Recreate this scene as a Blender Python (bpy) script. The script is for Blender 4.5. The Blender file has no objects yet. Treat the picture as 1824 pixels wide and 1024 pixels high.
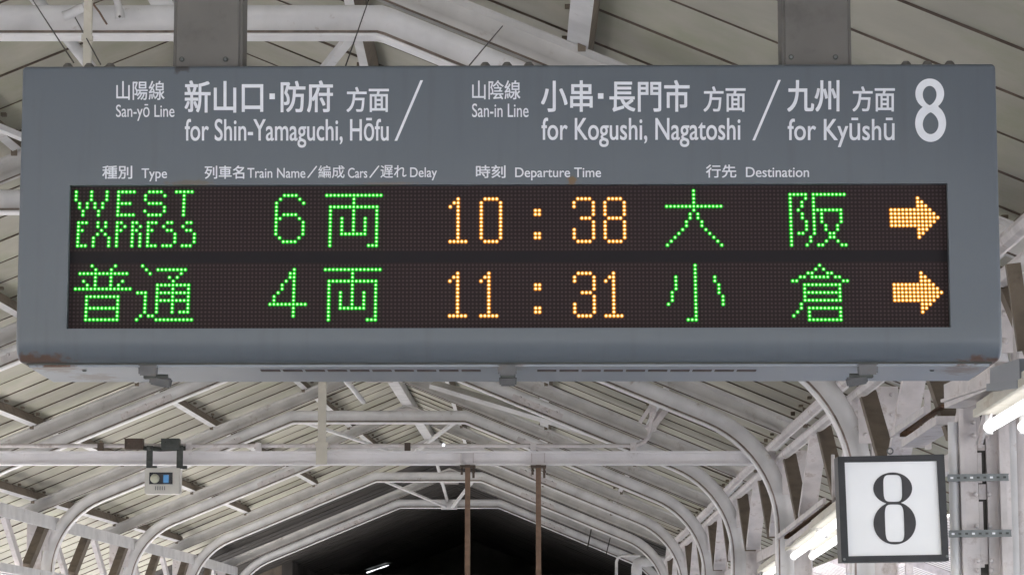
import bpy, bmesh, math, random
from mathutils import Vector, Matrix
random.seed(7)
R = math.radians
S = bpy.context.scene
COL = S.collection

# ------------------------------------------------------------------ camera
F, CX, CY, PITCH = 4925.0, 912.0, 512.0, R(8.01)      # focal length in photo pixels
cam_d = bpy.data.cameras.new("camera")
cam = bpy.data.objects.new("camera", cam_d); COL.objects.link(cam)
cam_d.sensor_width = 36.0; cam_d.lens = 36.0 * F / 1824.0
cam_d.clip_start = 0.1; cam_d.clip_end = 3000
cam.location = (0, 0, 0); cam.rotation_euler = (R(90) + PITCH, 0, 0)
S.camera = cam

# ------------------------------------------------------------------ light
EXPO = 2.78
SUN_EL, SUN_ROT = 45.0, 247.0
W = bpy.data.worlds.new("World"); S.world = W; W.use_nodes = True
nt = W.node_tree
bg = nt.nodes["Background"]
sky = nt.nodes.new("ShaderNodeTexSky"); sky.sky_type = 'NISHITA'; sky.sun_disc = False
sky.sun_elevation = R(SUN_EL); sky.sun_rotation = R(SUN_ROT); sky.air_density = 1.0; sky.dust_density = 3.0
nt.links.new(sky.outputs[0], bg.inputs[0]); bg.inputs[1].default_value = 0.15
sd = bpy.data.lights.new("sun", 'SUN'); sd.energy = 4.2; sd.angle = R(0.5); sd.color = (1, .975, .94)
so = bpy.data.objects.new("sun", sd); COL.objects.link(so)
az = R(SUN_ROT)
sv = Vector((math.sin(az) * math.cos(R(SUN_EL)), math.cos(az) * math.cos(R(SUN_EL)), math.sin(R(SUN_EL))))
so.rotation_euler = sv.to_track_quat('Z', 'Y').to_euler()
S.view_settings.view_transform = 'Standard'; S.view_settings.look = 'None'
S.view_settings.exposure = EXPO; S.view_settings.gamma = 1.0
S.view_settings.use_curve_mapping = False
S.cycles.max_bounces = 10; S.cycles.diffuse_bounces = 7; S.cycles.glossy_bounces = 3
S.cycles.use_denoising = True
S.cycles.caustics_reflective = False; S.cycles.caustics_refractive = False

# ------------------------------------------------------------------ helpers
def ray(u, v):
    a, b = (u - CX) / F, (CY - v) / F
    return Vector((a, math.cos(PITCH) - b * math.sin(PITCH), math.sin(PITCH) + b * math.cos(PITCH)))
def P(u, v, Y):                       # world point seen at photo pixel (u, v) at distance Y along the platform
    r = ray(u, v); return r * (Y / r.y)

class MB:
    def __init__(s): s.v = []; s.f = []; s.m = []
    def face(s, pts, mi=0):
        n = len(s.v); s.v += [tuple(p) for p in pts]; s.f.append(tuple(range(n, n + len(pts)))); s.m.append(mi)
    def box(s, c, size, M=None, mi=0, mis=None):
        hx, hy, hz = size[0] / 2, size[1] / 2, size[2] / 2
        vs = [Vector((x, y, z)) for x in (-hx, hx) for y in (-hy, hy) for z in (-hz, hz)]
        if M is not None: vs = [M @ q for q in vs]
        n = len(s.v); s.v += [tuple(q + Vector(c)) for q in vs]
        fs = [(0, 1, 3, 2), (4, 6, 7, 5), (0, 4, 5, 1), (2, 3, 7, 6), (0, 2, 6, 4), (1, 5, 7, 3)]   # -x +x -y +y -z +z
        for i, f in enumerate(fs):
            s.f.append(tuple(n + k for k in f)); s.m.append(mis[i] if mis else mi)
    def beam(s, a, b, w, h, up=Vector((0, 0, 1)), mi=0, mis=None):   # box along a-b, w across, h along up
        a, b = Vector(a), Vector(b); d = b - a; L = d.length; d.normalize()
        x = d.cross(up); x = x.normalized() if x.length > 1e-6 else Vector((1, 0, 0)); z = x.cross(d).normalized()
        M = Matrix((x, d, z)).transposed()
        s.box((a + b) / 2, (w, L, h), M, mi, mis)
    def sweep(s, rings, mi=0, cap=True, mseg=None):
        n0 = len(s.v); k = len(rings[0])
        for r in rings: s.v += [tuple(p) for p in r]
        for i in range(len(rings) - 1):
            for j in range(k):
                a, b = n0 + i * k + j, n0 + i * k + (j + 1) % k
                s.f.append((a, b, b + k, a + k)); s.m.append(mseg[j] if mseg else mi)
        if cap:
            s.f.append(tuple(n0 + j for j in range(k))[::-1]); s.m.append(mi)
            s.f.append(tuple(n0 + (len(rings) - 1) * k + j for j in range(k))); s.m.append(mi)
    def tube(s, pts, r, n=10, mi=0, r2=None):
        pts = [Vector(p) for p in pts]; rings = []; px = None
        for i, p in enumerate(pts):
            d = (pts[min(i + 1, len(pts) - 1)] - pts[max(i - 1, 0)]).normalized()
            if px is None:
                px = d.cross(Vector((0, 0, 1)))
                if px.length < 1e-4: px = d.cross(Vector((1, 0, 0)))
            px = (px - d * px.dot(d)).normalized(); py = d.cross(px)
            rr = r if r2 is None else r + (r2 - r) * i / (len(pts) - 1)
            rings.append([p + (px * math.cos(t) + py * math.sin(t)) * rr for t in [2 * math.pi * j / n for j in range(n)]])
        s.sweep(rings, mi)
    def dome(s, c, r, h, axis, n=8, mi=0):
        axis = Vector(axis).normalized(); x = axis.orthogonal().normalized(); y = axis.cross(x); c = Vector(c)
        rings = []
        for k in range(3):
            t = k / 3 * math.pi / 2
            rings.append([c + (x * math.cos(2 * math.pi * j / n) + y * math.sin(2 * math.pi * j / n)) * r * math.cos(t) + axis * h * math.sin(t) for j in range(n)])
        s.sweep(rings, mi)
    def build(s, name, mats, parent=None, smooth=None):
        me = bpy.data.meshes.new(name); me.from_pydata(s.v, [], s.f)
        if not isinstance(mats, (list, tuple)): mats = [mats]
        for m in mats: me.materials.append(m)
        me.polygons.foreach_set("material_index", s.m)
        bm = bmesh.new(); bm.from_mesh(me); bmesh.ops.recalc_face_normals(bm, faces=bm.faces); bm.to_mesh(me); bm.free()
        if smooth:
            me.polygons.foreach_set("use_smooth", [True] * len(me.polygons)); me.set_sharp_from_angle(angle=R(smooth))
        o = bpy.data.objects.new(name, me); COL.objects.link(o)
        if parent is not None:
            o.parent = parent; o.matrix_parent_inverse = Matrix.Identity(4)
            inv = parent.matrix_world.inverted() if False else None
        return o

def tag(o, label, cat=None, group=None, kind=None):
    o["label"] = label
    if cat: o["category"] = cat
    if group: o["group"] = group
    if kind: o["kind"] = kind
    return o
def thing(name, label, cat, loc=(0, 0, 0), group=None):
    o = bpy.data.objects.new(name, None); COL.objects.link(o); o.location = loc; o.empty_display_size = .1
    return tag(o, label, cat, group)
def shift(mb, loc):                   # world coordinates -> coordinates of a thing whose Empty stands at loc
    l = Vector(loc); mb.v = [tuple(Vector(q) - l) for q in mb.v]; return mb

# ------------------------------------------------------------------ materials
def mat(name, col, rough=.6, metal=0., var=.12, scale=6., dirt=None, dirt_amt=0., dirt_scale=3., bump=0., bscale=60., spec=.4, streak=None):
    m = bpy.data.materials.new(name); m.use_nodes = True
    N, L = m.node_tree.nodes, m.node_tree.links
    b = N["Principled BSDF"]; b.inputs["Roughness"].default_value = rough; b.inputs["Metallic"].default_value = metal
    b.inputs["Specular IOR Level"].default_value = spec
    tc = N.new("ShaderNodeTexCoord"); geo = N.new("ShaderNodeNewGeometry")
    n1 = N.new("ShaderNodeTexNoise"); n1.inputs["Scale"].default_value = scale; n1.inputs["Detail"].default_value = 5
    L.new(geo.outputs["Position"], n1.inputs["Vector"])
    mp = N.new("ShaderNodeMapRange"); mp.inputs[1].default_value = .3; mp.inputs[2].default_value = .7
    mp.inputs[3].default_value = 1 - var; mp.inputs[4].default_value = 1 + var * .6
    L.new(n1.outputs[0], mp.inputs[0])
    mx = N.new("ShaderNodeMix"); mx.data_type = 'RGBA'; mx.blend_type = 'MULTIPLY'; mx.inputs[0].default_value = 1
    mx.inputs[6].default_value = (*col, 1); L.new(mp.outputs[0], mx.inputs[7])
    out = mx.outputs[2]
    if dirt:
        n2 = N.new("ShaderNodeTexNoise"); n2.inputs["Scale"].default_value = dirt_scale; n2.inputs["Detail"].default_value = 9
        n2.inputs["Roughness"].default_value = .68
        if streak:
            vm = N.new("ShaderNodeMapping"); vm.inputs["Scale"].default_value = streak
            L.new(geo.outputs["Position"], vm.inputs["Vector"]); L.new(vm.outputs[0], n2.inputs["Vector"])
        else: L.new(geo.outputs["Position"], n2.inputs["Vector"])
        r2 = N.new("ShaderNodeMapRange"); r2.inputs[1].default_value = .66 - .2 * dirt_amt; r2.inputs[2].default_value = .78
        L.new(n2.outputs[0], r2.inputs[0])
        m2 = N.new("ShaderNodeMix"); m2.data_type = 'RGBA'; L.new(r2.outputs[0], m2.inputs[0]); L.new(out, m2.inputs[6])
        m2.inputs[7].default_value = (*dirt, 1); out = m2.outputs[2]
    L.new(out, b.inputs["Base Color"])
    if bump:
        n3 = N.new("ShaderNodeTexNoise"); n3.inputs["Scale"].default_value = bscale; n3.inputs["Detail"].default_value = 4
        L.new(geo.outputs["Position"], n3.inputs["Vector"])
        bp_ = N.new("ShaderNodeBump"); bp_.inputs["Strength"].default_value = bump; bp_.inputs["Distance"].default_value = .004
        L.new(n3.outputs[0], bp_.inputs["Height"]); L.new(bp_.outputs[0], b.inputs["Normal"])
    return m
def emit(name, col, s, base=(.02, .02, .02)):
    m = bpy.data.materials.new(name); m.use_nodes = True
    b = m.node_tree.nodes["Principled BSDF"]; b.inputs["Base Color"].default_value = (*base, 1)
    b.inputs["Emission Color"].default_value = (*col, 1); b.inputs["Emission Strength"].default_value = s / 2 ** EXPO
    b.inputs["Roughness"].default_value = .4
    return m
M = {}
M['white'] = mat('white_paint', (.67, .660, .665), .55, var=.16, scale=5, dirt=(.30, .23, .18), dirt_amt=.22, dirt_scale=8, bump=.22, bscale=40)
M['white2'] = mat('old_white_paint', (.66, .62, .62), .6, var=.2, scale=7, dirt=(.20, .13, .09), dirt_amt=.55, dirt_scale=7, bump=.4, bscale=30)
M['rafterw'] = mat('greyer_white_paint', (.53, .515, .50), .6, var=.16, scale=5, dirt=(.28, .23, .19), dirt_amt=.4, dirt_scale=8, bump=.22, bscale=40)  # rafters in a greyer white than the chords
M['beamw'] = mat('beam_white_lit_foot', (.80, .78, .79), .5, var=.08, scale=5, dirt=(.5, .45, .42), dirt_amt=.2, dirt_scale=8, bump=.3)  # also on the chord feet, where light from below is painted in
M['cream'] = mat('cream_paint', (.60, .565, .49), .55, var=.12, dirt=(.3, .22, .15), dirt_amt=.4, bump=.3)
M['board'] = mat('painted_boarding', (.435, .414, .348), .7, var=.15, scale=2.2, dirt=(.34, .35, .24), dirt_amt=.9, dirt_scale=1.7, bump=.3, bscale=25)
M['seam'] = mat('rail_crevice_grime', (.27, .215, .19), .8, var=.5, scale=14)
M['slat'] = mat('pale_boarding', (.70, .66, .64), .7, var=.14, scale=3, dirt=(.35, .28, .22), dirt_amt=.5, dirt_scale=2.5)
M['joint'] = mat('dark_board_edge', (.135, .105, .085), .85, var=.4, scale=9)  # dark colour for sheet edges and the rafters' shadow line
M['brown'] = mat('grimy_shaded_brown', (.19, .155, .12), .8, var=.3, scale=9, dirt=(.10, .08, .06), dirt_amt=.6, dirt_scale=9, bump=.4)  # brown of dirt mixed with the shade of sides turned from the light
M['darkroof'] = mat('unlit_roof_sheet', (.042, .037, .033), .9, var=.35, scale=2)  # unlit far bay: its shade is the sheet's dark colour
M['unlitblk'] = mat('unlit_black_cladding', (.085, .078, .072), .95, var=.6, scale=1.2, spec=.1)  # darkness of the unlit depth put into the colour
M['rod'] = mat('brown_rod_paint', (.20, .125, .085), .6, var=.25, scale=30, dirt=(.12, .06, .03), dirt_amt=.6, dirt_scale=15)
M['galv'] = mat('galvanised_steel', (.21, .225, .23), .5, .5, var=.2, scale=25)
M['dkgrey'] = mat('dark_grey_metal', (.07, .075, .07), .6, .2, var=.25, scale=30)
M['rustbox'] = mat('rusty_box_steel', (.10, .075, .06), .7, var=.4, scale=30, dirt=(.05, .025, .015), dirt_amt=.9, dirt_scale=30)
M['rust'] = mat('rust', (.13, .07, .04), .85, var=.4, scale=40)
M['post'] = mat('grey_post_paint', (.135, .128, .12), .6, var=.1, scale=8, dirt=(.07, .065, .06), dirt_amt=.4, dirt_scale=3)
M['letter'] = mat('white_lettering', (.74, .76, .82), .5, var=.06, scale=30)
M['panelw'] = mat('white_sign_face', (.82, .83, .86), .4, var=.03, scale=5)
M['panelw'].node_tree.nodes['Principled BSDF'].inputs['Emission Color'].default_value = (.93, .96, 1, 1)
M['panelw'].node_tree.nodes['Principled BSDF'].inputs['Emission Strength'].default_value = .09 / 2 ** EXPO  # slight glow added to brighten the white face
M['blk'] = mat('black_sign_frame', (.028, .029, .034), .45, var=.2, scale=20)
M['ink'] = mat('black_numeral', (.045, .043, .048), .5, var=.15, scale=20)
M['devbox'] = mat('device_plastic', (.62, .60, .56), .45, var=.06, scale=20, dirt=(.35, .3, .25), dirt_amt=.3, dirt_scale=12)
M['glassdk'] = mat('dark_window', (.02, .022, .03), .25, var=.2, scale=30)
M['lens'] = mat('frosted_lens', (.55, .56, .45), .4, var=.08, scale=40)
M['plas'] = mat('white_pipe_plastic', (.72, .72, .74), .4, var=.05, scale=8)
M['wire'] = mat('dark_wire', (.05, .045, .04), .6)
M['conc'] = mat('platform_concrete', (.52, .52, .52), .85, var=.2, scale=.8, bump=.4, bscale=20)
M['ballast'] = mat('track_ballast', (.30, .30, .305), .95, var=.35, scale=3, bump=1, bscale=9)
M['tube'] = emit('lit_tube', (1, .985, .96), 2.4)
M['tubefar'] = emit('bright_lit_tube', (.93, .96, 1), 2.6)
M['lcd'] = emit('blue_display', (.10, .36, .75), .55)
M['spot'] = emit('tiny_glow', (.85, .9, 1), 3.0)
M['gc'] = emit('green_led_core', (.60, 1, .50), 1.5); M['gl'] = emit('green_led_lens', (.0, .84, .008), 1.1); M['gr'] = emit('green_led_halo', (.0, .13, .002), 1.0)
M['oc'] = emit('orange_led_core', (1, .94, .62), 1.6); M['ol'] = emit('orange_led_lens', (1, .44, .03), 1.25); M['orr'] = emit('orange_led_halo', (.24, .05, .0), 1.0)
for k in ('gc', 'gl', 'gr', 'oc', 'ol', 'orr'): M[k].node_tree.nodes['Principled BSDF'].inputs['Specular IOR Level'].default_value = .1

# each roof sheet has its own slightly different shade of paint
nt_ = M['board'].node_tree; N, L = nt_.nodes, nt_.links; pb = N["Principled BSDF"]; src = pb.inputs["Base Color"].links[0].from_socket
ge = N.new("ShaderNodeNewGeometry"); sp = N.new("ShaderNodeSeparateXYZ"); L.new(ge.outputs["Position"], sp.inputs[0])
m1 = N.new("ShaderNodeMath"); m1.operation = 'MULTIPLY_ADD'; m1.inputs[1].default_value = 1 / .62; m1.inputs[2].default_value = 12 / .62; L.new(sp.outputs[1], m1.inputs[0])
m2 = N.new("ShaderNodeMath"); m2.operation = 'FLOOR'; L.new(m1.outputs[0], m2.inputs[0])
wn = N.new("ShaderNodeTexWhiteNoise"); wn.noise_dimensions = '1D'; L.new(m2.outputs[0], wn.inputs["W"])
mr = N.new("ShaderNodeMapRange"); mr.inputs[3].default_value = .88; mr.inputs[4].default_value = 1.08; L.new(wn.outputs["Value"], mr.inputs[0])
mx = N.new("ShaderNodeMix"); mx.data_type = 'RGBA'; mx.blend_type = 'MULTIPLY'; mx.inputs[0].default_value = 1; L.new(src, mx.inputs[6]); L.new(mr.outputs[0], mx.inputs[7]); L.new(mx.outputs[2], pb.inputs["Base Color"])

# ------------------------------------------------------------------ ground (structure)
def sheet(name, x0, x1, y0, y1, z, m, h=None):
    b = MB()
    if h: b.box(((x0 + x1) / 2, (y0 + y1) / 2, z - h / 2), (x1 - x0, y1 - y0, h))
    else: b.face([(x0, y0, z), (x1, y0, z), (x1, y1, z), (x0, y1, z)])
    o = b.build(name, m); o["kind"] = "structure"; return o
FLOOR = -1.55
sheet('track_bed', -400, 400, -300, 600, FLOOR - 1.1, M['ballast'])
sheet('platform', -6.4, 3.3, -40, 130, FLOOR, M['conc'], 1.1)
sheet('platform_beyond_left_track', -19, -11.4, -40, 130, FLOOR, M['conc'], 1.1)
sheet('platform_beyond_right_track', 6.9, 14, -40, 130, FLOOR, M['conc'], 1.1)

# ------------------------------------------------------------------ canopy frame data
TY = [11.9, 16.55, 21.25, 25.95, 30.6, 35.3, 39.9, 44.5]
TBL = [-3.36, -3.13, -2.90, -2.63, -2.43, -2.20, -1.96, -1.80]
TBR = [-.588, -.60, -.60, -.572, -.517, -.48, -.446, -.216]
TH = [2.78] * 7 + [2.68]
SL, CS = math.tan(R(22.5)), math.cos(R(22.5))
SPAN, ARC = 2.62, .86
def interp(y, T):
    if y <= TY[0]: return T[0] + (y - TY[0]) * (T[2] - T[0]) / (TY[2] - TY[0])
    for i in range(len(TY) - 1):
        if y <= TY[i + 1]: return T[i] + (T[i + 1] - T[i]) * (y - TY[i]) / (TY[i + 1] - TY[i])
    return T[-1]
BL = lambda y: interp(y, TBL); BR = lambda y: interp(y, TBR); BH = lambda y: interp(y, TH)
def on_slope(side, y, d, n):          # point d outward from the bend, n perpendicular above the chord's underside
    sg = -1 if side == 'l' else 1
    bx = BL(y) if side == 'l' else BR(y)
    return Vector((bx + sg * d + sg * n * SL * CS, y, BH(y) - SL * d + n * CS))
LOWER = [(0, .056), (.010, .057), (.014, .05), (.019, .027), (.032, .021), (.05, .019), (.075, .021), (.092, .030), (.104, .036), (.132, .036), (.143, .029)]
UPPER = [(.160, .027), (.168, .036), (.19, .036), (.202, .030), (.222, .021), (.25, .019), (.27, .022), (.281, .05), (.288, .057), (.297, .057)]
def full(pr): return [(n, w) for n, w in pr] + [(n, -w) for n, w in pr[::-1]]
def grime_shade(prof, segs, foot=False): # 1 in dark crevices: dirt on chords, painted shadow line on rafters
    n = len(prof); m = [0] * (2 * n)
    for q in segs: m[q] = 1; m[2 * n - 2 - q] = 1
    if foot: m[0] = m[2 * n - 1] = m[2 * n - 2] = 2  # feet brighter: light from below put into the colour
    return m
def rings_from(path, prof):           # path: (x, z, nx, nz) in the plane y
    return lambda y: [[Vector((x + n * nx, y + w, z + n * nz)) for n, w in prof] for x, z, nx, nz in path]

def chord_path(bl, br, h, left=True, right=True):
    pts = []
    def arc(bx, sg):
        cx = bx + sg * (SPAN - ARC); zt = h - SL * (SPAN - ARC + ARC * math.cos(R(67.5)))
        cz = zt - ARC * math.sin(R(67.5))
        return cx, cz
    s2 = math.sin(R(22.5)); c2 = math.cos(R(22.5))
    cx, cz = arc(bl, -1)
    pts.append((cx - ARC, FLOOR, -1, 0)); pts.append((cx - ARC, cz - .6, -1, 0))
    for k in range(13):
        t = R(180 - 67.5 * k / 12); pts.append((cx + ARC * math.cos(t), cz + ARC * math.sin(t), math.cos(t), math.sin(t)))
    # bend: mitre normals
    pts.append((bl - .02, h - .02 * SL, -s2, c2)); mt = R(11.25); q = 1 / math.cos(mt)
    pts.append((bl + .01, h, -math.sin(mt) * q, math.cos(mt) * q)); pts.append((bl + .04, h + .0, 0, 1))
    pts.append((br - .04, h, 0, 1)); pts.append((br - .01, h, math.sin(mt) * q, math.cos(mt) * q)); pts.append((br + .02, h - .02 * SL, s2, c2))
    cx, cz = arc(br, 1)
    for k in range(13):
        t = R(67.5 - 67.5 * k / 12); pts.append((cx + ARC * math.cos(t), cz + ARC * math.sin(t), math.cos(t), math.sin(t)))
    pts.append((cx + ARC, cz - .6, 1, 0)); pts.append((cx + ARC, FLOOR, 1, 0))
    return pts

TRUSS_LABELS = [
    "nearest white rail truss, its thick flat beam crossing above the board's top left edge",
    "white rail truss whose curved right leg drops beside the black framed number box",
    "white rail truss carrying the level crossbeam with the small sensor box",
    "white rail truss whose flat top shows directly under the departure board's lower edge",
    "white rail truss whose flat top is clear just above the crossbeam, crossed by the post",
    "white rail truss whose flat top hides behind the level crossbeam",
    "white rail truss behind the brown rods, second from the black opening",
    "farthest white rail truss framing the black opening",
]
TRI = []
for i, y in enumerate(TY):
    bl, br, h = TBL[i], TBR[i], TH[i]
    loc = ((bl + br) / 2, y, FLOOR)
    t = thing('roof_truss', TRUSS_LABELS[i], 'roof truss', loc, 'arched rail trusses of the platform canopy')
    b = MB(); b.sweep(rings_from(chord_path(bl, br, h), full(LOWER))(y), mseg=grime_shade(LOWER, (3,), True))
    shift(b, loc).build('lower_chord', [M['white'], M['seam'], M['beamw']], t, 40)
    # rafters
    mid = (bl + br) / 2
    s2, c2 = math.sin(R(22.5)), math.cos(R(22.5))
    dmax = 2.95
    za = h + SL * (mid - bl)
    rp = [(bl - dmax, h - SL * dmax, -s2, c2), (mid - .001, za, -s2 * 0, 1 / c2), (br + dmax, h - SL * dmax, s2, c2)]
    b = MB(); b.sweep(rings_from(rp, full(UPPER))(y), mseg=grime_shade(UPPER, (0,))); shift(b, loc).build('rafter', [M['rafterw'], M['joint']], t, 40)  # dark rafter underside paints the shadow gap above the chord
    # splice plates with bolts
    for sg, bx in ((-1, bl), (1, br)):
        b = MB()
        for k in range(3, 8):
            d = .52 + .085 * (k - 3) + .1
            for n in (.05, .085):
                if (k + (n > .06)) % 2: continue
                c = Vector((bx + sg * d + sg * n * s2, y - .030, h - SL * d + n * c2)); b.dome(c, .016, .018, (0, -1, 0), 6)
        d0, d1, n = .55, 1.02, .068
        a = Vector((bx + sg * d0 + sg * n * s2, y - .026, h - SL * d0 + n * c2)); e = Vector((bx + sg * d1 + sg * n * s2, y - .026, h - SL * d1 + n * c2))
        b.beam(a, e, .01, .07)
        shift(b, loc).build('splice_plate', M['white2'], t, 40)
    # outer post of each column
    for sg, bx in ((-1, bl), (1, br)):
        x = bx + sg * (SPAN + .20)
        pr = [(n - .075, w) for n, w in full(LOWER)]
        b = MB(); b.sweep([[Vector((x - sg * n, y + w, z)) for n, w in pr] for z in (FLOOR, 1.60)])
        for z in [FLOOR + .3 + .22 * q for q in range(13)]:
            b.box((x - sg * .11, y + .02, z), (.06, .012, .05))
            b.dome((x, y - .05, z), .016, .016, (0, -1, 0), 6)
        shift(b, loc).build('outer_post', M['white2'], t, 40)
    # gusset plates where the columns meet the girders
    for sg, bx in ((-1, bl), (1, br)):
        b = MB(); x = bx + sg * (SPAN + .17); b.box((x, y - .075, 1.55), (.24, .014, .34))
        for dx in (-.08, 0, .08):
            for dz in (-.12, 0, .12): b.dome((x + dx, y - .083, 1.55 + dz), .015, .014, (0, -1, 0), 6)
        shift(b, loc).build('gusset', M['white2'], t)
    # king post plate at the ridge
    b = MB(); b.box((mid, y - .03, za + .16), (.3, .012, .2))
    shift(b, loc).build('ridge_plate', M['white2'], t)
    TRI.append(t)

# ------------------------------------------------------------------ canopy roof
ROOFN = .297 + .11
root = thing('canopy_roof', 'cream boarded gable roof over the platform, its far end darkened as unlit', 'roof', (0, 16, 3))
def slope_mesh(side, y0, y1, step, dk):
    b = MB(); dmax = 4.2; y = y0; k = 0
    def pt(yy, d, up): return on_slope(side, yy, d, ROOFN + up)
    while y < y1 - .01:
        ye = min(y + step, y1)
        jit = random.uniform(-.002, .003); drop = .0095 + random.uniform(-.002, .0025)
        e0, e1 = -(BR(y) - BL(y)) / 2 - .16, -(BR(ye) - BL(ye)) / 2 - .16
        dd = [e0 + (dmax - e0) * q / 3 for q in range(4)]; de = [e1 + (dmax - e1) * q / 3 for q in range(4)]
        for q in range(3):
            b.face([pt(y, dd[q], jit), pt(y, dd[q + 1], jit), pt(ye, de[q + 1], jit + drop), pt(ye, de[q], jit + drop)], 0)
            b.face([pt(y, dd[q], jit), pt(y, dd[q], .03), pt(y, dd[q + 1], .03), pt(y, dd[q + 1], jit)], 1)
            b.face([pt(y, dd[q], .05), pt(y, dd[q + 1], .05), pt(ye, de[q + 1], .05), pt(ye, de[q], .05)], 1)
        b.face([pt(y, dmax, -.03), pt(ye, dmax, -.03), pt(ye, dmax, .05), pt(y, dmax, .05)], 0)
        y = ye
    o = shift(b, (0, 16, 3)).build('roof_slope', [M['darkroof'], M['unlitblk']] if dk else [M['board'], M['joint']], root)
    return o
slope_mesh('l', -12, 43.2, .62, False); slope_mesh('r', -12, 43.2, .62, False)
o = slope_mesh('l', 43.2, 71, .62, True); o['label'] = "far end of the left slope, coloured black as unlit"
o = slope_mesh('r', 43.2, 71, .62, True); o['label'] = "far end of the right slope, coloured black as unlit"

# ------------------------------------------------------------------ purlins along the roof
def purlin(side, d, label, w=.055, h=.10, drop=0, ya=4.5):
    b = MB(); ys = ([ya] if ya < TY[0] else []) + TY[:-1] + [40.3]
    for a, e in zip(ys[:-1], ys[1:]):
        p = on_slope(side, a, d, .297 + h / 2 + .002 - drop); q = on_slope(side, e, d, .297 + h / 2 + .002 - drop)
        up = Vector(((-1 if side == 'l' else 1) * SL, 0, 1)).normalized()
        b.beam(p, q, w, h, up, mis=[1, 1, 0, 0, 0, 0])  # side brown mixes dirt with painted shade; underside stays white
    if ya > 6: pass
    # cleats where the boards are fixed
    y = max(6.0, ya)
    sgn = -1 if side == 'l' else 1
    while y < 39:
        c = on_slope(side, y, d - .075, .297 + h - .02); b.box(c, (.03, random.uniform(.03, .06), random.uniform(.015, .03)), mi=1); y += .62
    for yy in TY[:-1]:
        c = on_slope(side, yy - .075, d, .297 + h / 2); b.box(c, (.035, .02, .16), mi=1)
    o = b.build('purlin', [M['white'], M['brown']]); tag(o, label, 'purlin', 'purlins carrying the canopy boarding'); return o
purlin('l', 2.72, "lowest purlin of the left roof slope, just above the left lattice girder")
purlin('l', 1.74, "brown sided purlin second up from the left lattice girder")
purlin('l', .76, "brown sided purlin of the left slope beside the flat tops' left bends")
purlin('l', -.25, "purlin of the left slope nearest the ridge")
purlin('r', 2.72, "lowest purlin of the right roof slope, above the right lattice girder")
purlin('r', 1.74, "purlin second up from the right lattice girder", ya=11.9)
purlin('r', .76, "purlin of the right slope beside the flat tops' right bends", w=.10)
purlin('r', -.30, "purlin of the right slope nearest the ridge")
def midx(y): return (BL(y) + BR(y)) / 2
def ridgez(y): return BH(y) + SL * (BR(y) - BL(y)) / 2
b = MB(); ys = [4.5] + TY[:-1] + [41.5]
for a, e in zip(ys[:-1], ys[1:]):
    b.beam((midx(a), a, ridgez(a) + .36), (midx(e), e, ridgez(e) + .36), .13, .11)
tag(b.build('ridge_purlin', M['white']), "broad white ridge beam under the peak of the roof", 'ridge beam')
b = MB(); b.tube([(midx(y) - .17, y, BH(y) + .235) for y in [6.0, 11.2, 16, 21, 26, 30.5]], .028, 10)
tag(b.build('conduit', M['white'], None, 60), "open ended white conduit pipe running just left of the ridge", 'pipe')

# ------------------------------------------------------------------ lattice girders on both column lines
ZT, ZB = 1.70, 1.10
def girder(side, label):
    sg = -1 if side == 'l' else 1
    X = (lambda y: BL(y) - SPAN - .10) if side == 'l' else (lambda y: BR(y) + SPAN + .10)
    loc = (X(26), 26, ZB)
    t = thing('lattice_girder', label, 'girder', loc)
    ys = [2.6, 7.25] + TY
    for nm, z0, z1 in (('top_chord', ZT, 1), ('bottom_chord', ZB, 0)):
        b = MB()
        for a, e in zip(ys[:-1], ys[1:]):
            for off in ((-.055, .075) if side == 'l' or z1 else (.16,)):
                if side == 'r' and z1:
                    b.tube([(X(a) - .03 + off * .2, a, z0 + .05 + off * 1.3), (X(e) - .03 + off * .2, e, z0 + .05 + off * 1.3)], .038, 8)
                else:
                    b.beam((X(a) + off, a, z0), (X(e) + off, e, z0), .05, .09)
            if side == 'l' and z1: b.beam((X(a) + .12, a, z0 - .03), (X(e) + .12, e, z0 - .03), .012, .14)
        shift(b, loc).build(nm, M['white2'] if side == 'r' else M['white'], t, 40)
    for a, e in zip(ys[:-1], ys[1:]):
        L = e - a
        for k in range(2):
            f0 = k * .5
            for (f1, f2, br) in ((f0 + .03, f0 + .22, False), (f0 + .47, f0 + .28, True)):
                ya, yb = a + f1 * L, a + f2 * L
                b = MB(); x1, x2 = X(ya), X(yb)
                if side == 'r':
                    b.beam((x1, ya, ZT - .03), (x2, yb, ZB + .04), .10 if br else .12, .05, Vector((0, 1, 0)))
                else:
                    b.beam((x1 + .02, ya, ZT - .03), (x2 + .02, yb, ZB + .04), .05 if not br else .09, .13, Vector((0, 1, 0)))
                o = shift(b, loc).build('web_bar', M['brown'] if br else M['white2'], t)  # brown legs carry the shade of their undersides in the colour
    return t
girder('l', "white lattice girder along the left column line, V shaped bars under it")
girder('r', "flaking white lattice girder along the right column line with brown slanting bars")

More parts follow.
